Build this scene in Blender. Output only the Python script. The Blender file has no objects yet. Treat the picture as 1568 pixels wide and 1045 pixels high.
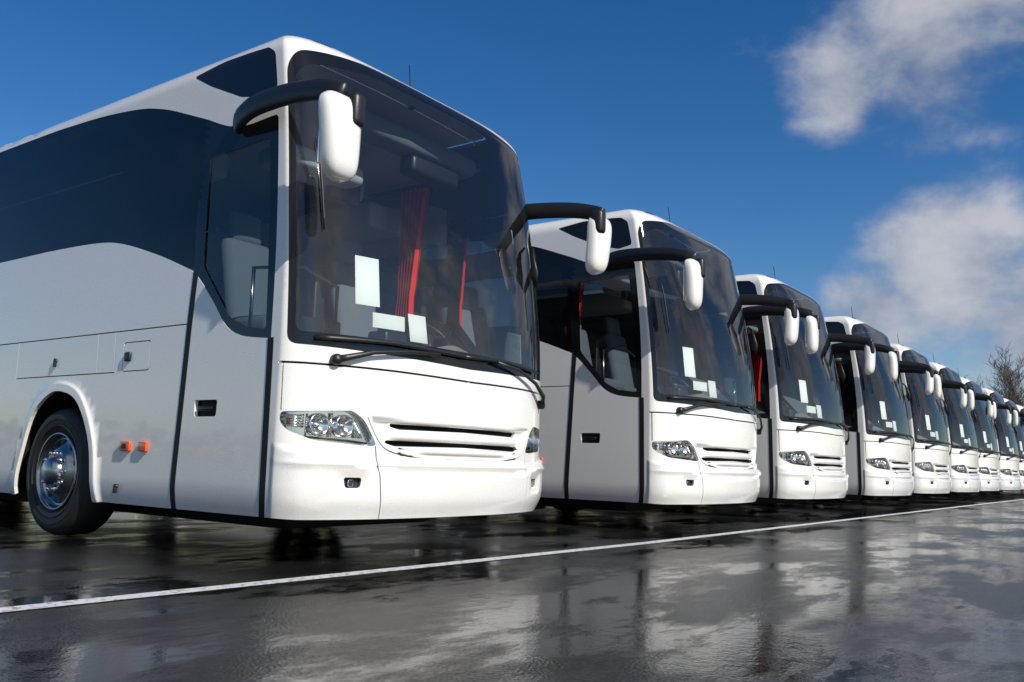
import bpy, bmesh, math, random
import numpy as np
from mathutils import Vector, Matrix, noise
from mathutils.geometry import delaunay_2d_cdt
random.seed(4); rng=np.random.default_rng(4)
scene=bpy.context.scene
scene.view_settings.view_transform='Standard'; scene.view_settings.look='None'; scene.view_settings.exposure=0
# ------------------------------------------------------------ materials
def mat(name,col=(.8,.8,.8),rough=.5,metal=0,**kw):
    m=bpy.data.materials.new(name);m.use_nodes=True
    b=m.node_tree.nodes['Principled BSDF']
    b.inputs['Base Color'].default_value=(*col,1);b.inputs['Roughness'].default_value=rough;b.inputs['Metallic'].default_value=metal
    for k,v in kw.items(): b.inputs[k.replace('_',' ')].default_value=v
    return m
def N(m,t,**kw):
    n=m.node_tree.nodes.new(t)
    for k,v in kw.items():
        if k in n.inputs: n.inputs[k].default_value=v
        else: setattr(n,k,v)
    return n
def L(m,a,b): m.node_tree.links.new(a,b)
def BS(m): return m.node_tree.nodes['Principled BSDF']
def ramp(m,src,stops):
    r=N(m,'ShaderNodeValToRGB');e=r.color_ramp.elements
    while len(e)<len(stops): e.new(.5)
    for q,(p,c) in zip(e,stops): q.position=p;q.color=(*c,1) if hasattr(c,'__len__') else (c,c,c,1)
    L(m,src,r.inputs[0]);return r.outputs[0]

paint=mat('white_coach_paint',(.8,.8,.8),.22,Coat_Weight=.8,Coat_Roughness=.03)
tc=N(paint,'ShaderNodeTexCoord');
n1=N(paint,'ShaderNodeTexNoise',Scale=1.3,Detail=5.);L(paint,tc.outputs['Object'],n1.inputs['Vector'])
n2=N(paint,'ShaderNodeTexNoise',Scale=85.,Detail=3.);L(paint,tc.outputs['Object'],n2.inputs['Vector'])
sx=N(paint,'ShaderNodeSeparateXYZ');L(paint,tc.outputs['Object'],sx.inputs[0])
mr=N(paint,'ShaderNodeMapRange');mr.inputs[1].default_value=.3;mr.inputs[2].default_value=1.1;mr.inputs[3].default_value=.26;mr.inputs[4].default_value=.03;L(paint,sx.outputs[2],mr.inputs[0])
mm=N(paint,'ShaderNodeMath',operation='MULTIPLY');L(paint,mr.outputs[0],mm.inputs[0]);L(paint,n1.outputs[0],mm.inputs[1])
mx=N(paint,'ShaderNodeMix',data_type='RGBA');L(paint,mm.outputs[0],mx.inputs[0]);mx.inputs[6].default_value=(.82,.80,.755,1);mx.inputs[7].default_value=(.3,.28,.25,1)
L(paint,mx.outputs[2],BS(paint).inputs['Base Color'])
L(paint,ramp(paint,n2.outputs[0],[(.4,.14),(.7,.34)]),BS(paint).inputs['Roughness'])
vd=N(paint,'ShaderNodeTexVoronoi',Scale=70.);L(paint,tc.outputs['Object'],vd.inputs['Vector'])
dr=ramp(paint,vd.outputs['Distance'],[(.0,1.),(.3,.0)])
thr=ramp(paint,vd.outputs['Color'],[(.62,0.),(.68,1.)])
md=N(paint,'ShaderNodeMath',operation='MULTIPLY');L(paint,dr,md.inputs[0]);L(paint,thr,md.inputs[1])
bp=N(paint,'ShaderNodeBump',Strength=.5,Distance=.004);L(paint,md.outputs[0],bp.inputs['Height']);L(paint,bp.outputs[0],BS(paint).inputs['Normal'])

black=mat('black_rubber',(.006,.006,.006),.6)
gloss=mat('gloss_black_plastic',(.008,.008,.009),.08)
satin=mat('satin_black_plastic',(.012,.012,.013),.42)
under=mat('underbody_black',(.006,.006,.006),.8)
chrome=mat('chrome',(.75,.75,.76),.07,1.)
refl=mat('lamp_reflector',(.86,.87,.88),.16,1.)
alu=mat('polished_wheel_metal',(.42,.41,.40),.2,1.)
darkm=mat('wheel_recess',(.02,.02,.02),.5)
amber=mat('amber_lens',(.65,.085,.005),.15,Coat_Weight=1.)
redl=mat('red_curtain',(.75,.012,.012),.8)
paper=mat('white_paper',(.85,.85,.83),.7)
dash=mat('dashboard_vinyl',(.26,.26,.27),.6)
seatm=mat('seat_fabric',(.13,.14,.17),.9)
ceil=mat('interior_lining',(.42,.42,.42),.8)
tyre=mat('tyre_rubber',(.014,.014,.014),.6)
mirg=mat('mirror_glass',(.8,.8,.8),.02,1.)
for m,sc in ((satin,60.),(tyre,40.),(dash,80.),(seatm,120.),(black,70.),(under,8.)):
    t_=N(m,'ShaderNodeTexCoord');q=N(m,'ShaderNodeTexNoise',Scale=sc,Detail=3.);L(m,t_.outputs['Object'],q.inputs['Vector'])
    b_=N(m,'ShaderNodeBump',Strength=.25,Distance=.002);L(m,q.outputs[0],b_.inputs['Height']);L(m,b_.outputs[0],BS(m).inputs['Normal'])
def glass(name,tint,ior=1.52,wav=.006,dust=0):
    m=bpy.data.materials.new(name);m.use_nodes=True;nt=m.node_tree;nt.nodes.clear()
    o=nt.nodes.new('ShaderNodeOutputMaterial');tr=nt.nodes.new('ShaderNodeBsdfTransparent');tr.inputs[0].default_value=(*tint,1)
    gl=nt.nodes.new('ShaderNodeBsdfGlossy');gl.inputs['Roughness'].default_value=.015
    fr=nt.nodes.new('ShaderNodeFresnel');fr.inputs[0].default_value=ior
    mx=nt.nodes.new('ShaderNodeMixShader')
    L(m,fr.outputs[0],mx.inputs[0]);L(m,gl.outputs[0],mx.inputs[2]);L(m,mx.outputs[0],o.inputs[0])
    t_=N(m,'ShaderNodeTexCoord');q=N(m,'ShaderNodeTexNoise',Scale=1.6,Detail=1.);L(m,t_.outputs['Object'],q.inputs['Vector'])
    b_=N(m,'ShaderNodeBump',Strength=.3,Distance=wav);L(m,q.outputs[0],b_.inputs['Height']);L(m,b_.outputs[0],gl.inputs['Normal'])
    if dust:
        # thin film of road dust, thicker low down
        df=nt.nodes.new('ShaderNodeBsdfDiffuse');df.inputs[0].default_value=(.62,.66,.7,1);m2=nt.nodes.new('ShaderNodeMixShader')
        s_=N(m,'ShaderNodeSeparateXYZ');L(m,t_.outputs['Object'],s_.inputs[0])
        r_=N(m,'ShaderNodeMapRange');r_.inputs[1].default_value=1.4;r_.inputs[2].default_value=2.3;r_.inputs[3].default_value=dust*1.7;r_.inputs[4].default_value=dust*.5;L(m,s_.outputs[2],r_.inputs[0])
        L(m,r_.outputs[0],m2.inputs[0]);L(m,tr.outputs[0],m2.inputs[1]);L(m,df.outputs[0],m2.inputs[2]);L(m,m2.outputs[0],mx.inputs[1])
    else: L(m,tr.outputs[0],mx.inputs[1])
    return m
g_wind=glass('windscreen_glass',(.82,.88,.88),1.8,.012,.018)
g_door=glass('door_glass',(.5,.57,.57),1.65,.006,.015)
g_band=glass('tinted_side_glass',(.12,.135,.14),1.5,.006,.006)
g_head=glass('headlamp_cover',(.96,.97,.98),1.4)
g_far=mat('tinted_side_glass_dark',(.008,.010,.013),.02,IOR=1.5)

# ------------------------------------------------------------ body surface
W=2.8;B=.4;Ys=.38;V1=3.4;RR=.2;VM=V1+RR*1.5708;VB=.295;SB=-11.6
uu=-np.cos(np.linspace(0,math.pi,4001));xx=W/2*(1+uu);yy=Ys-B+B*(1-np.clip(1-np.abs(uu)**2.2,0,1)**.6)
ss=np.concatenate([[0],np.cumsum(np.hypot(np.diff(xx),np.diff(yy)))]);LF=ss[-1];H=LF/2
def S0(s,v):
    x0=np.interp(s,ss,xx);y0=np.interp(s,ss,yy)
    over=np.maximum(np.maximum(-s,s-LF),0);y0=y0+over
    z=np.where(v<=V1,v,V1+RR*np.sin(np.clip((v-V1)/RR,0,math.pi/2)))
    ins=.05*np.clip((z-1.5)/1.7,0,None)**1.5+.03*np.clip((.5-z)/.2,0,None)**2+np.where(v>V1,RR*(1-np.cos(np.clip((v-V1)/RR,0,math.pi/2))),0)
    k=np.clip(1-over/.7,0,1);wf=k*k*(3-2*k)
    u=(x0-W/2)/(W/2)
    rake=.40*np.clip((z-1.25)/2.2,0,None)**1.8
    x=W/2+(x0-W/2)*(1-ins/(W/2));y=y0+ins*wf+rake*wf*(.5+.5*(1-u*u))
    return np.stack([x,y,z],-1)
e=1e-3
def S0n(s,v):
    n=np.cross(S0(s+e,v)-S0(s-e,v),S0(s,v+e)-S0(s,v-e));return n/np.linalg.norm(n,axis=-1,keepdims=True)
def inpoly(p,poly):
    x,y=p[:,0],p[:,1];c=np.zeros(len(p),bool);n=len(poly)
    for i in range(n):
        x1,y1=poly[i];x2,y2=poly[(i+1)%n]
        if y1==y2: continue
        m=((y1>y)!=(y2>y))&(x<(x2-x1)*(y-y1)/(y2-y1)+x1);c^=m
    return c
def pdist(p,poly):
    d=np.full(len(p),9.);n=len(poly)
    for i in range(n):
        a=np.array(poly[i]);b=np.array(poly[(i+1)%n]);ab=b-a;L2=ab@ab
        if L2<1e-12: continue
        t=np.clip(((p-a)@ab)/L2,0,1)[:,None];d=np.minimum(d,np.linalg.norm(p-a-t*ab,axis=1))
    return d
def sm(x): x=np.clip(x,0,1);return x*x*(3-2*x)
def rnd(poly,r):
    out=[];n=len(poly)
    for i in range(n):
        a=np.array(poly[i-1]);p=np.array(poly[i]);b=np.array(poly[(i+1)%n])
        if p[0]>=H-1e-6: out.append(tuple(p));continue
        la=np.linalg.norm(a-p);lb=np.linalg.norm(b-p);r1=min(r,.48*la);r2=min(r,.48*lb)
        p1=p+(a-p)/la*r1;p2=p+(b-p)/lb*r2
        for t in np.linspace(0,1,7): out.append(tuple((1-t)**2*p1+2*t*(1-t)*p+t*t*p2))
    return out
def resamp(poly,closed=True):
    out=[];n=len(poly)
    for i in range(n if closed else n-1):
        a=np.array(poly[i]);b=np.array(poly[(i+1)%n]);d=np.linalg.norm(b-a);st=.025 if max(a[0],b[0])>-.15 else .08
        k=max(1,int(math.ceil(d/st)))
        for j in range(k): out.append(tuple(a+(b-a)*j/k))
    if not closed: out.append(tuple(poly[-1]))
    return out
def catm(pts,k=6):
    P=[np.array(p,float) for p in pts];P=[2*P[0]-P[1]]+P+[2*P[-1]-P[-2]];o=[]
    for i in range(1,len(P)-2):
        for j in range(k):
            t=j/k;o.append(tuple(.5*((2*P[i])+(-P[i-1]+P[i+1])*t+(2*P[i-1]-5*P[i]+4*P[i+1]-P[i+2])*t*t+(-P[i-1]+3*P[i]-3*P[i+1]+P[i+2])*t**3)))
    o.append(tuple(P[-2]));return o
def strip(pl,w):
    pl=[np.array(p) for p in pl];l=[];r=[]
    for i,p in enumerate(pl):
        d=(pl[min(i+1,len(pl)-1)]-pl[max(i-1,0)]);d=d/np.linalg.norm(d);n=np.array([-d[1],d[0]])*w/2
        l.append(np.minimum(p+n,[H,9]));r.append(np.minimum(p-n,[H,9]))
    return [tuple(q) for q in l+r[::-1]]
# --- outlines measured on the body (s along the waist from the front corner, v up)
grille=rnd([(.60,.94),(H,.92),(H,.675),(1.05,.685),(.82,.715),(.70,.80)],.06)
band=catm([(-11.2,2.32),(-3.98,2.318),(-3.04,2.317),(-2.315,2.295),(-1.93,2.24),(-1.465,2.106),(-1.1,1.975),(-.95,1.905),(-.73,1.70),(-.56,1.52),(-.38,1.44),(-.085,1.405)])
band+=[(-.07,2.0),(-.055,2.90)]+catm([(-.075,2.925),(-.64,2.925),(-1.08,3.08),(-1.62,3.27),(-2.09,3.36),(-2.91,3.42),(-4.35,3.44),(-11.2,3.44)])
tri=rnd([(-1.26,3.44),(-.91,3.49),(-.18,3.46),(-.075,3.40),(-.06,3.12),(-.31,3.09),(-.64,3.14),(-1.02,3.31)],.04)
doorg=rnd([(-.93,2.75),(-.16,2.78),(-.145,1.47),(-.37,1.495),(-.54,1.585),(-.70,1.76),(-.87,1.95)],.03)
wo=rnd([(.05,1.37),(.035,2.3),(.035,3.28),(.12,3.40),(.76,3.505),(H,3.56),(H,1.33)],.07)
wi=rnd([(.10,1.45),(.085,2.3),(.085,3.20),(.2,3.31),(.76,3.40),(H,3.44),(H,1.45)],.06)
head=rnd([(.035,.945),(.50,.972),(.585,.915),(.685,.755),(.60,.752),(.25,.775),(.09,.83),(.035,.88)],.035)
fog=rnd([(.45,.552),(.575,.552),(.565,.487),(.462,.487)],.02)
archo=catm([(-3.29,.30),(-3.20,.62),(-3.06,.97),(-2.83,1.145),(-2.60,1.18),(-2.31,1.08),(-2.07,.74),(-1.985,.30)])
ac=np.array([-2.64,.4])
def asc(k,lo=None):
    r=[tuple(ac+(np.array(p)-ac)*k) for p in archo]
    if lo is not None: r[0]=(r[0][0],lo);r[-1]=(r[-1][0],lo)
    return r
archi=asc(.93,.2);arch2=[(x-6.3,v) for x,v in archi]
holes=[archi,arch2,rnd([(.80,.905),(H,.905),(H,.876),(.87,.868),(.80,.885)],.01),rnd([(.775,.795),(H,.797),(H,.768),(.84,.758),(.76,.778)],.01),
       rnd([(-.841,1.027),(-.59,1.027),(-.597,.916),(-.835,.916)],.02)]
gaps=[strip([(-1.01,2.84),(-.985,2.3),(-.95,1.905),(-1.03,.2)],.055),strip([(-.085,1.41),(-.066,.2)],.055),
 strip([(-11.6,1.557),(-1.0,1.557)],.009),strip([(-3.405,1.25),(-1.875,1.25)],.008),strip([(-3.405,1.557),(-3.405,1.25)],.007),
 strip([(-2.14,1.557),(-2.12,1.25)],.007),strip([(-1.90,1.557),(-1.88,1.25)],.007),strip([(-1.87,1.25),(-1.87,1.22)],.006),
 strip([(.0,1.252),(.77,1.25),(H,1.24)],.014),strip([(.035,1.25),(.04,.95)],.010),
 strip([(.672,.755),(.69,.62),(.735,.2)],.008),
 strip(catm([(.605,.935),(.67,.82),(.75,.738),(.9,.700),(1.1,.687),(H,.682)]),.008)]
for x in (-4.7,-6.0,-7.3): gaps.append(strip([(x,1.557),(x,.2)],.006))
fl=rnd([(-1.775,1.47),(-1.42,1.47),(-1.42,1.25),(-1.775,1.25)],.03);fli=[(-1.5975+(x+1.5975)*.96,1.36+(v-1.36)*.935) for x,v in fl]
def S(s,v):
    s=np.asarray(s,float).ravel();v=np.asarray(v,float).ravel();P=S0(s,v);n=S0n(s,v)
    h=np.where(s>H,LF-s,s);d=np.zeros(len(s));f=(h>-.02)&(v<1.05)
    if f.any():
        hs,vs=h[f],v[f]
        bl=np.interp(hs,[0,.35,.69,1.0,H],[.735,.68,.60,.575,.565])
        fade=sm((hs+.02)/.22)
        dd=.034*sm((bl-vs)/.035+.5)*(1-.5*sm((.42-vs)/.13))*fade
        q=np.stack([hs,vs],1);ins=inpoly(q,grille);pd=pdist(q,grille[:])
        pd=np.minimum(pd,9);pd=np.where(hs>H-.2,np.minimum(np.abs(vs-.92),np.abs(vs-.677)),pd)
        g=np.where(ins,-.038*sm(pd/.03),0)
        for c,w_ in ((.832,.034),(.73,.026)):
            g=g+np.where(ins,.036*np.exp(-((vs-c)/w_)**4)*sm((hs-.76)/.10),0)
        dd=dd+g+.016*sm((vs-.60)/.03)*sm((.67-vs)/.03)*fade
        dd=dd-.018*np.exp(-(((hs-.51)/.11)**4+((vs-.515)/.06)**4))
        d[f]=dd
    f=(s<0)&(v<1.3)
    if f.any():
        q=np.stack([s[f],v[f]],1);dd=np.zeros(len(q))
        for po in (archo,[(x-6.3,y) for x,y in archo]):
            dd=np.maximum(dd,.02*np.where(inpoly(q,po),1,1-sm(pdist(q,po)/.035)))
        d[f]=dd
    return P+n*d[:,None]
def Sn(s,v):
    s=np.asarray(s,float).ravel();v=np.asarray(v,float).ravel()
    n=np.cross(S(s+e,v)-S(s-e,v),S(s,v+e)-S(s,v-e));return n/np.linalg.norm(n,axis=-1,keepdims=True)
gsv=np.concatenate([np.arange(SB,-3.6,.4),np.arange(-3.6,-.2,.08),np.arange(-.2,H,.025),[H]])
gvv=np.concatenate([np.arange(VB,1.35,.022),np.arange(1.35,3.3,.06),np.arange(3.3,VM,.022),[VM]])
pts=[];
for a in gsv:
    for i,b in enumerate(gvv):
        if a<-.2 and 0<i<len(gvv)-1 and b<1.35 and i%3: continue
        pts.append((float(a),float(b)))
edges=[]
def addpoly(pl,st=None):
    r=[(min(max(x,SB),H),min(max(y,VB),VM)) for x,y in resamp(pl)]
    i0=len(pts);pts.extend(r);n=len(r)
    edges.extend([(i0+i,i0+(i+1)%n) for i in range(n)])
allp=[band,tri,doorg,wo,wi,head,fog,fl,fli,archo,asc(.965,.2),asc(1.012,.2),asc(1.025,.2),asc(1.042,.2)]+holes+gaps
allp+=[[(x-6.3,y) for x,y in asc(k,.2)] for k in (.965,1.0,1.015,1.042)]
for p in allp: addpoly(p)
cv,ce,cf,_,_,_=delaunay_2d_cdt([Vector(p) for p in pts],edges,[],0,1e-4)
V2=np.array([tuple(v) for v in cv]);T=np.array([tuple(f) for f in cf])
a=V2[T[:,0]];b=V2[T[:,1]];c=V2[T[:,2]];ar=np.cross(b-a,c-a)
T=np.where((ar<0)[:,None],T[:,::-1],T);T=T[np.abs(ar)>1e-9]
cen=(V2[T[:,0]]+V2[T[:,1]]+V2[T[:,2]])/3
kind=np.zeros(len(T),int) #0 paint
def setk(pl,k): kind[inpoly(cen,pl)]=k
setk(band,2);setk(tri,3);setk(wo,3);setk(wi,4);setk(doorg,5);setk(head,6);setk(fog,7)
fr=inpoly(cen,band)&(cen[:,0]>-1.0)&~inpoly(cen,doorg);kind[fr]=3
for i,g in enumerate(gaps): kind[inpoly(cen,g)&(kind==0)]=10 if i<2 else 1
kind[inpoly(cen,fl)&~inpoly(cen,fli)]=1
for i,h in enumerate(holes): kind[inpoly(cen,h)]=9 if i<2 else 8
PP=S(V2[:,0],V2[:,1]);NN=Sn(V2[:,0],V2[:,1])
def mesh_from(name,verts,faces,m,norms=None,smooth=True):
    me=bpy.data.meshes.new(name);me.from_pydata([tuple(v) for v in verts],[],[tuple(int(i) for i in f) for f in faces])
    for mm_ in (m if isinstance(m,list) else [m]): me.materials.append(mm_)
    if smooth: me.polygons.foreach_set('use_smooth',[True]*len(me.polygons))
    me.update()
    if norms is not None: me.normals_split_custom_set_from_vertices([tuple(n) for n in norms])
    return me
def part(name,kinds,off,m,rim=None):
    t=T[np.isin(kind,kinds)];ids,inv=np.unique(t,return_inverse=True);t=inv.reshape(-1,3)
    v=PP[ids]+NN[ids]*off;n=NN[ids];F=[tuple(f) for f in t];vv=list(v);nn=list(n)
    if rim is not None:
        ec={}
        for f in t:
            for k in range(3):
                x,y=int(f[k]),int(f[(k+1)%3]);ec[(x,y)]=1
        for (x,y) in list(ec):
            if (y,x) in ec: continue
            if V2[ids[x]][0]>H-1e-5 and V2[ids[y]][0]>H-1e-5: continue
            i=len(vv);vv+= [v[x],v[y],PP[ids[y]]+NN[ids[y]]*rim,PP[ids[x]]+NN[ids[x]]*rim];nn+=[(0,0,0)]*4
            F.append((i+1,i,i+3,i+2))
    k=len(vv);vv2=[(W-p[0],p[1],p[2]) for p in vv];nn2=[(-p[0],p[1],p[2]) for p in nn]
    F2=[tuple(k+i for i in f[::-1]) for f in F]
    return mesh_from(name,vv+vv2,F+F2,m,nn+nn2)
parts=[]
parts.append(('body_panels',part('body_panels',[0],0,paint,-.028)))
parts.append(('panel_backing',part('panel_backing',[0,1,8],-.04,under)))
parts.append(('door_seals',part('door_seals',[10],.003,black,-.02)))
parts.append(('side_windows',part('side_windows',[2],-.003,g_band)))
far_band=part('side_windows_dark',[2],-.003,g_far)
parts.append(('window_surrounds',part('window_surrounds',[3],-.003,gloss)))
parts.append(('windscreen',part('windscreen',[4],-.003,g_wind)))
parts.append(('door_window',part('door_window',[5],-.012,g_door)))
parts.append(('headlamp_covers',part('headlamp_covers',[6],-.004,g_head)))
parts.append(('headlamp_housings',part('headlamp_housings',[6],-.06,refl,-.006)))
parts.append(('fog_lamp_recess',part('fog_lamp_recess',[7],-.035,darkm,-.005)))
class G:
    def __init__(s): s.d={}
    def add(s,m,verts,faces,smooth=True,mir=False):
        d=s.d.setdefault(m.name,[m,[],[],[]])
        i=len(d[1]);d[1]+=[tuple(v) for v in verts];d[2]+=[tuple(i+k for k in f) for f in faces];d[3]+=[smooth]*len(faces)
        if mir:
            i=len(d[1]);d[1]+=[(W-v[0],v[1],v[2]) for v in verts];d[2]+=[tuple(i+k for k in f[::-1]) for f in faces];d[3]+=[smooth]*len(faces)
    def out(s,pre):
        r=[]
        for k,(m,v,f,sm_) in s.d.items():
            me=bpy.data.meshes.new(pre+'_'+k);me.from_pydata(v,[],f);me.materials.append(m);me.polygons.foreach_set('use_smooth',sm_);me.update();r.append((pre+'_'+k,me))
        return r
def loft(rings,cap=True):
    n=len(rings[0]);v=[p for r in rings for p in r];f=[]
    for i in range(len(rings)-1):
        for j in range(n): f.append((i*n+j,i*n+(j+1)%n,(i+1)*n+(j+1)%n,(i+1)*n+j))
    if cap: f.append(tuple(range(n))[::-1]);f.append(tuple((len(rings)-1)*n+j for j in range(n)))
    return v,f
def tube(path,rad,n=12,asp=1.0,up=Vector((0,0,1))):
    path=[Vector(p) for p in path];rings=[]
    for i,p in enumerate(path):
        d=(path[min(i+1,len(path)-1)]-path[max(i-1,0)]).normalized();sd=d.cross(up)
        if sd.length<1e-3: sd=Vector((1,0,0))
        sd.normalize();u2=sd.cross(d).normalized();r=rad[i] if hasattr(rad,'__len__') else rad
        rings.append([p+sd*math.cos(a)*r*asp+u2*math.sin(a)*r for a in np.linspace(0,2*math.pi,n,endpoint=False)])
    return loft(rings)
def rbox(x0,x1,y0,y1,z0,z1,r=.02,seg=3):
    bm=bmesh.new();bmesh.ops.create_cube(bm,size=1)
    for v in bm.verts: v.co=Vector(((x0+x1)/2+v.co.x*(x1-x0),(y0+y1)/2+v.co.y*(y1-y0),(z0+z1)/2+v.co.z*(z1-z0)))
    if r: bmesh.ops.bevel(bm,geom=bm.edges[:],offset=r,segments=seg,profile=.5,affect='EDGES')
    bm.verts.index_update();o=([tuple(v.co) for v in bm.verts],[tuple(v.index for v in f.verts) for f in bm.faces]);bm.free();return o
def lathe(prof,c,ax,n=40):
    ax=Vector(ax).normalized();t=ax.orthogonal().normalized();b_=ax.cross(t);c=Vector(c)
    rings=[[c+ax*h+(t*math.cos(a)+b_*math.sin(a))*max(r,1e-4) for a in np.linspace(0,2*math.pi,n,endpoint=False)] for r,h in prof]
    return loft(rings,False)
def xf(vf,M): return [tuple(M@Vector(v)) for v in vf[0]],vf[1]
def at(s,v,off=0):
    p=S([s],[v])[0]+Sn([s],[v])[0]*off;return Vector(p)
ex=G()
sc=np.unique(np.round(V2[V2[:,1]>VM-1e-5][:,0],5))
Lp=S(sc,np.full(len(sc),VM));m_=10;v=[];f=[]
for p in Lp:
    for j in range(m_+1):
        q=j/m_;x=p[0]+(W-2*p[0])*q;v.append((x,p[1],p[2]+.035*(1-(2*q-1)**2)*min(1,(W-2*p[0])/2.0)))
for i in range(len(Lp)-1):
    for j in range(m_): k=i*(m_+1)+j;f.append((k,k+m_+1,k+m_+2,k+1))
f=[q[::-1] for q in f];ex.add(paint,v,f)
sc=np.unique(np.round(V2[V2[:,1]<VB+1e-5][:,0],5));Lp=S(sc,np.full(len(sc),VB));v=[];f=[]
for p in Lp: v+=[(p[0]+.02,p[1]+.02,p[2]+.01),(W-p[0]-.02,p[1]+.02,p[2]+.01)]
for i in range(len(Lp)-1): f.append((2*i,2*i+1,2*i+3,2*i+2))
ex.add(under,[(.3,.5,.33),(W-.3,.5,.33),(W-.3,11.5,.33),(.3,11.5,.33)],[(0,1,2,3)],False)
f2=[q for q,a_ in zip(f,sc) if a_>-1.9 ];ex.add(under,v,f2,False)
vc=np.unique(np.round(V2[V2[:,0]<SB+1e-5][:,1],5));Lp=S(np.full(len(vc),SB),vc);v=[];f=[]
for p in Lp: v+=[tuple(p),(W-p[0],p[1],p[2])]
for i in range(len(Lp)-1): f.append((2*i,2*i+1,2*i+3,2*i+2))
ex.add(paint,v,f,False)
def wheel(cy,dual=False):
    cx=.02;c=(cx,cy,.5)
    ex.add(tyre,*lathe([(.30,.30),(.40,.32),(.475,.305),(.497,.27),(.5,.15),(.497,.05),(.478,.012),(.44,-.006),(.38,-.004),(.325,.008),(.30,.03)],c,(1,0,0),64),mir=True)
    for rr in (.41,.355): ex.add(tyre,*lathe([(rr+.004,-.003),(rr+.002,-.009),(rr-.002,-.009),(rr-.004,-.003)],c,(1,0,0),64),mir=True)
    h=.11 if dual else 0
    ex.add(alu,*lathe([(.30,.06),(.306,.012),(.300,.0),(.288,.002),(.282,.03),(.275,.055+h*.3),(.25,.06+h),(.205,.035+h),(.175,.01+h),(.165,.0+h),(.12,.0+h),(.115,-.012+h),(.105,-.05+h*.3),(.08,-.07+h*.3),(.0,-.075+h*.3)],c,(1,0,0),64),mir=True)
    for k in range(10):
        a_=k*math.tau/10;y=cy+math.cos(a_)*.145;z=.5+math.sin(a_)*.145
        ex.add(chrome,*lathe([(.017,.0+h),(.017,-.025+h),(.011,-.035+h),(.0,-.036+h)],(cx,y,z),(1,0,0),8),mir=True)
        a_+=.314;y=cy+math.cos(a_)*.226;z=.5+math.sin(a_)*.226
        ex.add(darkm,*lathe([(.0,.036+h),(.022,.037+h),(.026,.045+h),(.026,.07+h)],(cx,y,z),(1,0.02,0),14),mir=True)
    n=20;v=[];f=[]
    for i in range(n+1):
        a_=math.pi*i/n;v+=[(.03,cy+.64*math.cos(a_),.42+.73*math.sin(a_)),(.62,cy+.64*math.cos(a_),.42+.73*math.sin(a_))]
    for i in range(n): f.append((2*i,2*i+1,2*i+3,2*i+2))
    f.append(tuple(range(1,2*n+2,2)));ex.add(under,v,f,mir=True)
    ex.add(under,*tube([(.3,cy,.5),(W-.3,cy,.5)],.08))
wheel(Ys+2.64);wheel(Ys+8.94,True)
ex.add(under,*rbox(.65,W-.65,1.0,10.5,.16,.34,.02))
for s_,w_ in ((-1.62,.125),(-1.395,.10)):
    y=Ys-s_;ex.add(amber,*rbox(-.022,.004,y-w_/2,y+w_/2,.672,.742,.008),mir=True)
y=Ys+1.62;ex.add(satin,*rbox(-.026,-.001,y-.03,y+.03,.69,.726,.004),mir=True)
ex.add(satin,*rbox(-.02,.01,Ys+1.66,Ys+1.735,1.325,1.395,.012),mir=True)
ex.add(satin,*lathe([(.02,.0),(.02,-.014),(.0,-.016)],(0,Ys+2.756,1.374),(1,0,0),16),mir=True)
ex.add(satin,*rbox(-.018,.0,Ys+2.742,Ys+2.77,1.325,1.37,.005),mir=True)
ex.add(satin,*lathe([(.016,.0),(.016,-.02),(.0,-.022)],(0,Ys+1.70,.42),(1,0,0),16),mir=True)
ex.add(satin,*rbox(-.022,.0,Ys+1.69,Ys+1.72,.37,.415,.006),mir=True)
ex.add(gloss,*rbox(-.004,.012,Ys+.64,Ys+.80,.955,.985,.01),mir=True)
def bowl(s_,v_,r,dep,mt=refl):
    p=at(s_,v_,-.03);n=Vector(Sn([s_],[v_])[0]);ax=(n*.35+Vector((0,-1,0))).normalized()
    pr=[(r*1.12,-.03),(r*1.12,.0),(r*1.1,.010),(r,.010)]+[(r*math.sqrt(q),.012-dep*(1-q)) for q in (.85,.6,.35,.15,.04,.0)]
    ex.add(mt,*lathe(pr,p,ax,28),mir=True)
    ex.add(chrome,*lathe([(r*.2,-dep*.8),(r*.2,-dep*.3),(r*.1,-dep*.15),(0,-dep*.1)],p,ax,14),mir=True)
bowl(.285,.872,.066,.035);bowl(.455,.872,.064,.035)
for q in range(6):
    ex.add(refl,*tube([at(.205,.80,-.05),at(.21,.94,-.05)] if q==0 else [at(.05,.85+.016*q,-.03),at(.12,.845+.016*q,-.04),at(.19,.84+.018*q,-.045)],.007,6),mir=True)
ex.add(refl,*tube([at(.365,.80,-.045),at(.37,.95,-.045)],.012,8),mir=True)
for q in range(5): ex.add(refl,*tube([at(.54+.012*q,.80,-.04),at(.53+.008*q,.93-.02*q,-.04)],.006,6),mir=True)
ex.add(amber,*tube([at(.085,.87,-.04),at(.085,.905,-.04)],.014,12),mir=True)
ex.add(satin,*tube([at(.20,.795,-.02),at(.35,.788,-.02),at(.50,.780,-.02),at(.62,.768,-.02)],.006,8),mir=True)
p=at(.512,.518,-.03);ex.add(chrome,*lathe([(.03,.0),(.028,.012),(.02,.0),(.0,-.01)],p,(0.1,-1,0),20),mir=True)
ex.add(g_head,*lathe([(.03,.012),(.018,.022),(.0,.025)],p,(0.1,-1,0),20),mir=True)
def wip(pts_,rad,off): 
    o=[]
    for k,(a_,b_) in enumerate(pts_): o.append(at(a_,b_,off if not hasattr(off,'__len__') else off[k]))
    ex.add(satin,*tube(o,rad,8,asp=.7))
wip([(.36,1.285),(.42,1.30),(.60,1.35),(.90,1.385),(1.15,1.395)],[.026,.022,.016,.013,.012],[.035,.05,.05,.045,.04])
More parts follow.
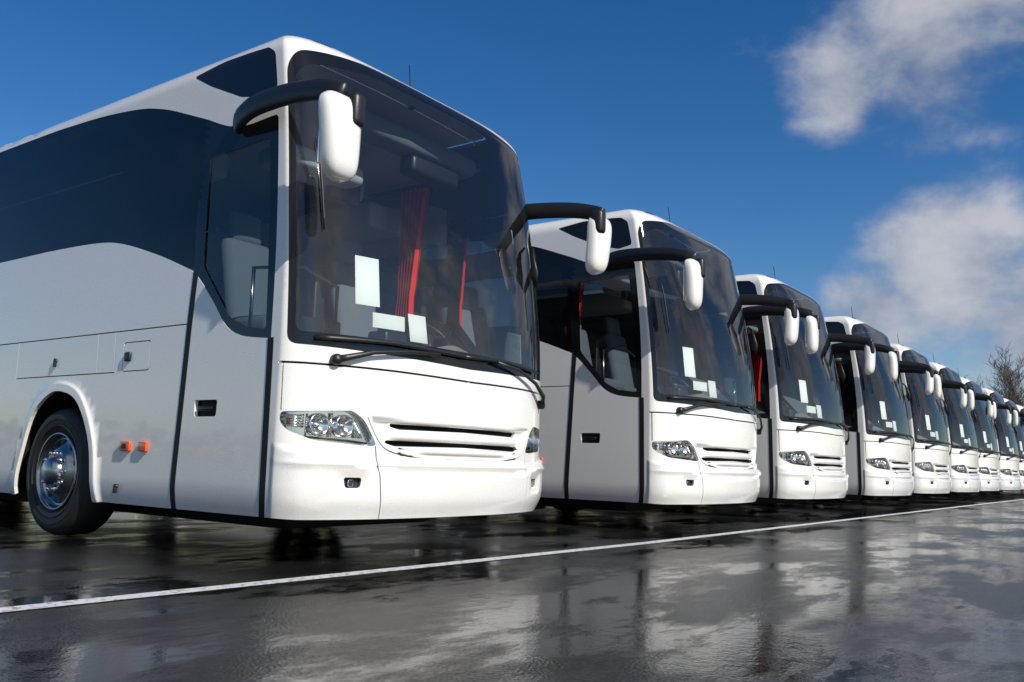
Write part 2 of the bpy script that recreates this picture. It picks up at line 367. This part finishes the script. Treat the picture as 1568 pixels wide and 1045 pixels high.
p=at(.36,1.285,0);ex.add(satin,*lathe([(.038,-.02),(.036,.04),(.026,.055),(.0,.058)],p,Vector(Sn([.36],[1.285])[0]),18))
wip([(.22+.11*i,1.43-.010*abs(i-5)*.3) for i in range(12)],.015,.025)
wip([(2.68,1.16),(2.60,1.22),(2.40,1.31),(2.1,1.385),(1.8,1.41)],[.026,.024,.017,.013,.012],[.035,.06,.055,.05,.045])
p=at(2.68,1.16,0);ex.add(satin,*lathe([(.038,-.02),(.036,.04),(.026,.055),(.0,.058)],p,Vector(Sn([2.68],[1.16])[0]),18))
wip([(1.42+.1*i,1.43-.012*abs(i-5)*.3) for i in range(12)],.014,.025)
# exterior mirrors (rabbit-ear arms)
arm=catm([(.03,1.0,2.93),(-.02,.92,2.945),(-.07,.72,2.965),(-.10,.42,2.955),(-.12,.12,2.92),(-.13,-.08,2.875),(-.115,-.20,2.83)],4)
k=len(arm);rad=[.088*(1-.30*i/k) for i in range(k)];rad[0]=.06
ex.add(satin,*tube(arm,rad,16,asp=.5),mir=True)
rings=[]
for q in np.linspace(0,1,27):
    zz=2.83-.53*q; en=max(.03,(1-abs(2*q-1)**6))**.42
    wx=(.158-.045*q)*en; wy=(.085+.01*q)*en; cx=-.125+.045*q; cy=-.165+.05*(q-.3)**2
    ring=[]
    for a_ in np.linspace(0,math.tau,28,endpoint=False):
        ca,sa=math.cos(a_),math.sin(a_);r_=(abs(ca)**3.2+abs(sa)**3.2)**(-1/3.2)
        ring.append((cx+wx*ca*r_,cy+wy*sa*r_ if sa<0 else cy+wy*.5*sa*r_,zz))
    rings.append(ring)
v,f=loft(rings);ex.add(paint,v,[q[::-1] for q in f],mir=True)
ex.add(mirg,*rbox(-.22,-.01,-.127,-.115,2.38,2.75,.006),mir=True)
ex.add(satin,*rbox(-.085,.02,-.272,-.15,2.64,2.85,.035),mir=True)
ex.add(satin,*tube([at(.22,2.75,.02),at(.24,2.6,.03),at(.25,2.42,.03),at(.26,2.2,.025),at(.265,2.12,.02)],[.004,.007,.009,.009,.005],10,asp=.6))
ex.add(satin,*tube([at(2.60,2.50,.02),at(2.55,2.45,.06),at(2.50,2.36,.07),at(2.47,2.22,.07),at(2.50,2.12,.06)],[.010,.016,.034,.040,.016],12,asp=.5))
ex.add(black,*tube([(1.68,.95,3.62),(1.68,1.0,4.02)],[.008,.004],6));ex.add(black,*lathe([(.03,0),(.02,.04),(.006,.06)],(1.68,.95,3.615),(0,0,1),12))
ex.add(paint,*rbox(.9,1.9,3.2,4.2,3.6,3.70,.04));ex.add(paint,*rbox(.6,2.2,6.2,8.6,3.6,3.80,.08))
def sheet(s0,s1,v0,v1,off,m,tilt=0):
    sv=np.linspace(s0,s1,5);v=[];f=[]
    for a_ in sv: v+=[tuple(at(a_,v0,off)),tuple(at(a_+tilt,v1,off))]
    for i in range(4): f.append((2*i,2*i+2,2*i+3,2*i+1))
    return m,v,f
ex.add(*sheet(.26,.44,3.555,3.605,.003,satin),mir=True);ex.add(*sheet(.29,.41,3.567,3.593,.006,refl),mir=True)
# interior
pl=np.linspace(.06,LF-.06,30);fr_=S(pl,np.full(30,1.38));v=[];f=[]
for i,p in enumerate(fr_):
    yb=1.0+.12*math.sin(i/29*math.pi*2+1);x=W/2+(p[0]-W/2)*.965
    zt=1.50+.12*math.exp(-((x-2.05)/.38)**2)+.07*math.exp(-((x-.5)/.2)**2)
    v+=[(x,p[1]+.05,1.39),(x,p[1]+.25,1.43),(x,yb-.25,zt),(x,yb,zt-.02),(x,yb+.03,1.0)]
for i in range(29):
    for j in range(4): k=i*5+j;f.append((k,k+5,k+6,k+1))
ex.add(dash,v,f)
ex.add(satin,*rbox(1.1,1.35,.55,.75,1.45,1.62,.03));ex.add(satin,*rbox(.25,.62,.5,.62,1.42,1.60,.02))
ex.add(dash,[(.1,.6,1.05),(W-.1,.6,1.05),(W-.1,11.4,1.3),(.1,11.4,1.3)],[(0,1,2,3)],False)
ex.add(ceil,[(.15,.95,3.35),(W-.15,.95,3.35),(W-.15,11.4,3.35),(.15,11.4,3.35)],[(3,2,1,0)],False)
for x0,x1 in ((.12,.62),(W-.62,W-.12)): ex.add(ceil,*rbox(x0,x1,1.9,11.3,2.85,3.1,.05))
ex.add(seatm,*rbox(.45,W-.45,.74,1.0,3.16,3.33,.06))
# roller blind and monitor behind the upper screen
ex.add(ceil,*rbox(.55,1.35,1.1,1.5,2.86,3.02,.06));ex.add(dash,*rbox(1.35,1.75,1.5,1.8,2.9,3.2,.06))
ex.add(satin,*rbox(1.55,2.15,.78,.95,3.0,3.16,.04));ex.add(satin,*rbox(1.15,1.5,1.3,1.4,2.75,3.0,.04))
def seat(x,y,z,w=.46,h=1.15):
    ex.add(seatm,*rbox(x-w/2,x+w/2,y,y+.46,z+.35,z+.5,.05,2))
    b_=rbox(x-w/2,x+w/2,-.07,.07,0,h-.4,.06,2);M=Matrix.Translation((x*0,y+.46,z+.42))@Matrix.Rotation(math.radians(-12),4,'X');ex.add(seatm,*xf(b_,M))
    b_=rbox(x-w/3,x+w/3,-.05,.06,h-.42,h-.15,.05,2);ex.add(seatm,*xf(b_,M))
    ex.add(black,*rbox(x-.15,x+.15,y+.08,y+.35,z-.3,z+.36,0))
seat(2.05,1.35,1.15,.5,1.3);seat(.75,1.2,1.2,.45,1.15)
for r in range(9):
    for x in (.42,.9,W-.9,W-.42): seat(x,2.4+r*.95,1.35)
ring=[(2.05+.23*math.cos(a_),.98+.23*math.sin(a_)*.5,1.72+.23*math.sin(a_)*.55) for a_ in np.linspace(0,math.tau,29)]
ex.add(satin,*tube(ring,.016,8));ex.add(satin,*tube([(2.05,.95,1.45),(2.05,.98,1.72)],.04));ex.add(satin,*tube([ring[0],(2.05,.98,1.72),ring[14]],.02))
ex.add(alu,*tube([(.35,1.15,1.4),(.35,1.15,2.0),(.8,1.15,2.1),(1.15,1.15,2.0),(1.15,1.15,1.3)],.016))
ex.add(satin,*rbox(1.7,2.5,2.05,2.1,1.2,2.35,.02))
ex.add(*sheet(.50,.685,1.67,2.0,-.03,paper,.0));ex.add(*sheet(.63,.89,1.53,1.63,-.03,paper,.0));ex.add(*sheet(.94,1.10,1.47,1.66,-.03,paper,-.02))
parts+=ex.out('coach')
def curtain(cx,cy,zt,zb,w0,w1,folds=6):
    v=[];f=[];nz=16;nx=folds*6
    for i in range(nz+1):
        q=i/nz;z=zt+(zb-zt)*q;w=w0+(w1-w0)*math.sin(q*math.pi*.5) if q<.75 else w1+(w0*.8-w1)*(q-.75)*1.6
        for j in range(nx+1):
            t=j/nx;v.append((cx+.035*math.sin(t*folds*math.tau+q),cy+(t-.5)*w+.08*q,z))
    for i in range(nz):
        for j in range(nx): k=i*(nx+1)+j;f.append((k,k+1,k+nx+2,k+nx+1))
    return v,f
v,f=curtain(2.42,1.55,3.2,1.85,.34,.17);cur1=mesh_from('curtain_driver',v,f,redl)
v,f=curtain(.30,1.5,3.0,1.95,.26,.12);cur2=mesh_from('curtain_door',v,f,redl)
XS=[0,4.93,8.86,13.1,17.2,21.1,25.0,28.9,32.8,36.7,40.6,44.5]
def coach(X,dy,i):
    e_=bpy.data.objects.new('coach_bus',None);scene.collection.objects.link(e_);e_.location=(X,dy,0)
    ms=parts+([('curtain',cur1)] if i%3!=1 else [('curtain',cur2)])
    for n,me in ms:
        if n=='side_windows' and i>=2: me=far_band
        o=bpy.data.objects.new(n,me);scene.collection.objects.link(o);o.parent=e_
    return e_
for i,X in enumerate(XS): coach(X,[0,.0,.03,-.04,.02,0,.05,-.03,.04,0,.02,0][i],i)

# ------------------------------------------------------------ ground
gm=mat('wet_asphalt',(.03,.03,.03),.3,IOR=1.5)
tc=N(gm,'ShaderNodeTexCoord')
big=N(gm,'ShaderNodeTexNoise',Scale=.9,Detail=10.,Roughness=.68);mp=N(gm,'ShaderNodeMapping');mp.inputs['Scale'].default_value=(.6,1.4,1);mp.inputs['Location'].default_value=(3.1,1.7,0);L(gm,tc.outputs['Object'],mp.inputs[0]);L(gm,mp.outputs[0],big.inputs['Vector'])
wet=ramp(gm,big.outputs[0],[(.45,0.),(.55,1.)])
fine=N(gm,'ShaderNodeTexNoise',Scale=95.,Detail=4.,Roughness=.65);L(gm,tc.outputs['Object'],fine.inputs['Vector'])
sto=N(gm,'ShaderNodeTexVoronoi',Scale=75.);L(gm,tc.outputs['Object'],sto.inputs['Vector'])
mid=N(gm,'ShaderNodeTexNoise',Scale=2.2,Detail=6.);L(gm,tc.outputs['Object'],mid.inputs['Vector'])
rip=N(gm,'ShaderNodeTexNoise',Scale=16.,Detail=5.);L(gm,tc.outputs['Object'],rip.inputs['Vector'])
mxr=N(gm,'ShaderNodeMix',data_type='FLOAT');L(gm,wet,mxr.inputs[0]);mxr.inputs[2].default_value=.25;mxr.inputs[3].default_value=.03
L(gm,mxr.outputs[0],BS(gm).inputs['Roughness'])
c1=ramp(gm,mid.outputs[0],[(.3,(.006,.006,.0065)),(.7,(.017,.017,.0175))]);L(gm,c1,BS(gm).inputs['Base Color'])
sp=N(gm,'ShaderNodeMix',data_type='FLOAT');L(gm,wet,sp.inputs[0]);sp.inputs[2].default_value=.36;sp.inputs[3].default_value=.5;L(gm,sp.outputs[0],BS(gm).inputs['Specular IOR Level'])
ad=N(gm,'ShaderNodeMath',operation='ADD');L(gm,fine.outputs[0],ad.inputs[0]);L(gm,sto.outputs['Distance'],ad.inputs[1])
st=N(gm,'ShaderNodeMix',data_type='FLOAT');L(gm,wet,st.inputs[0]);st.inputs[2].default_value=.55;st.inputs[3].default_value=.07
bp=N(gm,'ShaderNodeBump',Distance=.004);L(gm,ad.outputs[0],bp.inputs['Height']);L(gm,st.outputs[0],bp.inputs['Strength'])
bp2=N(gm,'ShaderNodeBump',Distance=.01,Strength=.11);L(gm,rip.outputs[0],bp2.inputs['Height']);L(gm,bp.outputs[0],bp2.inputs['Normal']);L(gm,bp2.outputs[0],BS(gm).inputs['Normal'])
me=mesh_from('asphalt_ground',[(-900,-900,0),(900,-900,0),(900,900,0),(-900,900,0)],[(0,1,2,3)],gm,smooth=False)
scene.collection.objects.link(bpy.data.objects.new('asphalt_ground',me))
lm=mat('worn_road_paint',(.7,.7,.68),.35)
tc=N(lm,'ShaderNodeTexCoord');q=N(lm,'ShaderNodeTexNoise',Scale=26.,Detail=6.,Roughness=.7);L(lm,tc.outputs['Object'],q.inputs['Vector'])
L(lm,ramp(lm,q.outputs[0],[(.38,(.1,.1,.1)),(.46,(.72,.72,.70))]),BS(lm).inputs['Base Color'])
b_=N(lm,'ShaderNodeBump',Strength=.4,Distance=.003);L(lm,q.outputs[0],b_.inputs['Height']);L(lm,b_.outputs[0],BS(lm).inputs['Normal'])
v=[];f=[]
def line(pl,w):
    i0=len(v)
    for i,p in enumerate(pl):
        p=np.array(p,float);d=np.array(pl[min(i+1,len(pl)-1)],float)-np.array(pl[max(i-1,0)],float);d/=np.linalg.norm(d);n=np.array([-d[1],d[0]])*w/2
        wob=.004*math.sin(i*1.7)
        v.extend([(*(p+n*(1+wob*10)),.004),(*(p-n),.004)])
    for i in range(len(pl)-1): k=i0+2*i;f.append((k,k+1,k+3,k+2))
xs_=np.arange(-9,70,.4);line([(x,float(np.interp(x,[-9,-1.7,3.7,20,70],[.02,-.10,-.26,-.22,-.22]))) for x in xs_],.12)
for x in (14,18,22,26,30,34,38,42): line([(x,-1.4),(x+.05,-7.5)],.15)
me=mesh_from('parking_line',v,f,lm,smooth=False);scene.collection.objects.link(bpy.data.objects.new('parking_line',me))

# ------------------------------------------------------------ bare trees
bark=mat('bark',(.11,.08,.06),.9);q=N(bark,'ShaderNodeTexNoise',Scale=12.);L(bark,ramp(bark,q.outputs[0],[(.3,(.05,.038,.032)),(.7,(.13,.10,.085))]),BS(bark).inputs['Base Color'])
def tree(h,seed):
    r=random.Random(seed);V=[];F=[]
    def seg(a,b,ra,rb,n):
        vf=tube([a,b],[ra,rb],n);i=len(V);V.extend(vf[0]);F.extend([tuple(i+k for k in q) for q in vf[1][:-2]])
    def br(p,d,l,rad,dep):
        n=5;q=p.copy()
        for i in range(n):
            d=(d+Vector((r.uniform(-1,1),r.uniform(-1,1),r.uniform(-.3,.8)))*.13).normalized()
            q2=q+d*l/n;ra=rad*(1-.5*i/n);seg(q,q2,ra,rad*(1-.5*(i+1)/n),7 if dep<2 else 3)
            q=q2
            if dep<5 and (dep>0 or i>0):
                for _ in range(1 if dep<1 else (2 if dep<3 else 1)):
                    if r.random()<.82:
                        ax=Vector((r.uniform(-1,1),r.uniform(-1,1),r.uniform(-.2,.9))).normalized()
                        br(q,(d*.75+ax*.8).normalized(),l*r.uniform(.42,.66),max(ra*.5,.012),dep+1)
    br(Vector((0,0,-.1)),Vector((0,0,1)),h*.72,h*.022,0)
    return mesh_from('tree_limbs',V,F,bark)
tms=[tree(8.6,3),tree(7.2,8)]
for i,(x,y,s_) in enumerate([(62,2.8,.72),(67,1.2,.85),(60,4.6,.66),(72,6.6,.7),(64,3.7,.6)]):
    o=bpy.data.objects.new('bare_tree',None);scene.collection.objects.link(o);o.location=(x,y,0);o.scale=(s_*1.15,s_*1.15,s_);o.rotation_euler[2]=i*1.3
    c_=bpy.data.objects.new('limbs',tms[i%2]);scene.collection.objects.link(c_);c_.parent=o
wood=mat('unseen_wood',(.05,.045,.035),.95)  # tree row added, mostly out of view, for a dark line in reflections
V=[];F=[]
for i in range(9000):
    a_=random.uniform(math.radians(95),math.radians(375));R_=random.uniform(170,200);hh=5+3.5*noise.noise((a_*9,0,3))+2*noise.noise((a_*40,1,0))
    z=abs(random.random()**.8)*hh;p=Vector((R_*math.cos(a_),R_*math.sin(a_),z));k=len(V)
    for _ in range(3): V.append(p+Vector((random.uniform(-2,2),random.uniform(-2,2),random.uniform(-1.2,1.2))))
    F.append((k,k+1,k+2))
me=mesh_from('unseen_tree_row',V,F,wood,smooth=False);scene.collection.objects.link(bpy.data.objects.new('unseen_tree_row',me))

# ------------------------------------------------------------ light
sd=Vector((-.15,-.85,.62)).normalized();el=math.asin(sd.z);az=math.atan2(sd.x,sd.y)
sl=bpy.data.lights.new('sun','SUN');sl.energy=5.0;sl.angle=math.radians(.5);sl.color=(1,.96,.9)
so=bpy.data.objects.new('sun',sl);scene.collection.objects.link(so);so.rotation_euler=sd.to_track_quat('Z','Y').to_euler()
w=bpy.data.worlds.new('World');scene.world=w;w.use_nodes=True;nt=w.node_tree;bg=nt.nodes['Background']
class WW: node_tree=nt
ww=WW()
sky=nt.nodes.new('ShaderNodeTexSky');sky.sky_type='NISHITA';sky.sun_disc=False;sky.sun_elevation=el;sky.sun_rotation=az%math.tau
sky.air_density=1.0;sky.dust_density=.4;sky.ozone_density=3.0;sky.altitude=200
hs=nt.nodes.new('ShaderNodeHueSaturation');hs.inputs['Hue'].default_value=.506;hs.inputs['Saturation'].default_value=1.35;hs.inputs['Value'].default_value=1.25
L(ww,sky.outputs[0],hs.inputs['Color'])
tcw=nt.nodes.new('ShaderNodeTexCoord');dirv=tcw.outputs['Generated']
def math_(op,a_,b_=None,c_=None):
    n=nt.nodes.new('ShaderNodeMath');n.operation=op
    for i,x in enumerate((a_,b_,c_)):
        if x is None: continue
        if isinstance(x,(int,float)): n.inputs[i].default_value=x
        else: L(ww,x,n.inputs[i])
    return n.outputs[0]
nz=nt.nodes.new('ShaderNodeTexNoise');nz.inputs['Scale'].default_value=6.5;nz.inputs['Detail'].default_value=10;nz.inputs['Roughness'].default_value=.55;nz.inputs['Distortion'].default_value=.12
mpw=nt.nodes.new('ShaderNodeMapping');mpw.inputs['Scale'].default_value=(1,1,1.5);L(ww,dirv,mpw.inputs[0]);L(ww,mpw.outputs[0],nz.inputs['Vector'])
def blob(azd,eld,r0,r1):
    a_,b_=math.radians(azd),math.radians(eld);dv=(math.cos(a_)*math.cos(b_),math.sin(a_)*math.cos(b_),math.sin(b_))
    vm=nt.nodes.new('ShaderNodeVectorMath');vm.operation='DISTANCE';vm.inputs[1].default_value=dv;L(ww,dirv,vm.inputs[0])
    m=nt.nodes.new('ShaderNodeMapRange');m.interpolation_type='SMOOTHSTEP';L(ww,vm.outputs['Value'],m.inputs[0])
    m.inputs[1].default_value=r0;m.inputs[2].default_value=r1;m.inputs[3].default_value=1;m.inputs[4].default_value=0;return m.outputs[0]
mask=None
for bdef in [(11,24,.0,.19),(7,28,.0,.21),(15,23,.0,.12),(1,33,.0,.25),(10,12,.0,.18),(5,9,.0,.18),(14,9.5,.0,.12),(-8,18,.05,.3),(-45,14,.1,.5),(-95,20,.1,.6),(200,30,.2,.8)]:  # closing entries are out-of-view clouds, added to give the windscreens reflections
    o_=blob(*bdef);mask=o_ if mask is None else math_('MAXIMUM',mask,o_)
den=math_('MULTIPLY_ADD',mask,.55,nz.outputs[0])
m=nt.nodes.new('ShaderNodeMapRange');m.interpolation_type='SMOOTHSTEP';L(ww,den,m.inputs[0]);m.inputs[1].default_value=.70;m.inputs[2].default_value=1.04;m.inputs[3].default_value=0;m.inputs[4].default_value=.9
cl=nt.nodes.new('ShaderNodeValToRGB');L(ww,nz.outputs[0],cl.inputs[0]);cl.color_ramp.elements[0].position=.36;cl.color_ramp.elements[0].color=(2.6,3.2,4.5,1);cl.color_ramp.elements[1].position=.64;cl.color_ramp.elements[1].color=(7.0,7.1,7.7,1)
mixw=nt.nodes.new('ShaderNodeMix');mixw.data_type='RGBA';L(ww,m.outputs[0],mixw.inputs[0]);L(ww,hs.outputs[0],mixw.inputs[6]);L(ww,cl.outputs[0],mixw.inputs[7])
L(ww,mixw.outputs[2],bg.inputs[0]);bg.inputs[1].default_value=.08

# ------------------------------------------------------------ camera
t=math.atan(186/1361.);ro=math.atan(.031);th=math.radians(36.4)
Fh=Vector((math.cos(th),math.sin(th),0));R_=Vector((math.sin(th),-math.cos(th),0));Z=Vector((0,0,1))
F_=Fh*math.cos(t)+Z*math.sin(t);U_=-Fh*math.sin(t)+Z*math.cos(t)
rc=R_*math.cos(ro)+U_*math.sin(ro);uc=-R_*math.sin(ro)+U_*math.cos(ro)
cam=bpy.data.cameras.new('camera');cam.sensor_width=36;cam.lens=36*1361/1568;cam.clip_end=3000;cam.clip_start=.05
co=bpy.data.objects.new('camera',cam);scene.collection.objects.link(co)
M=Matrix((rc,uc,-F_)).transposed().to_4x4();M.translation=Vector((-3.567,-4.05,.676));co.matrix_world=M
scene.camera=co
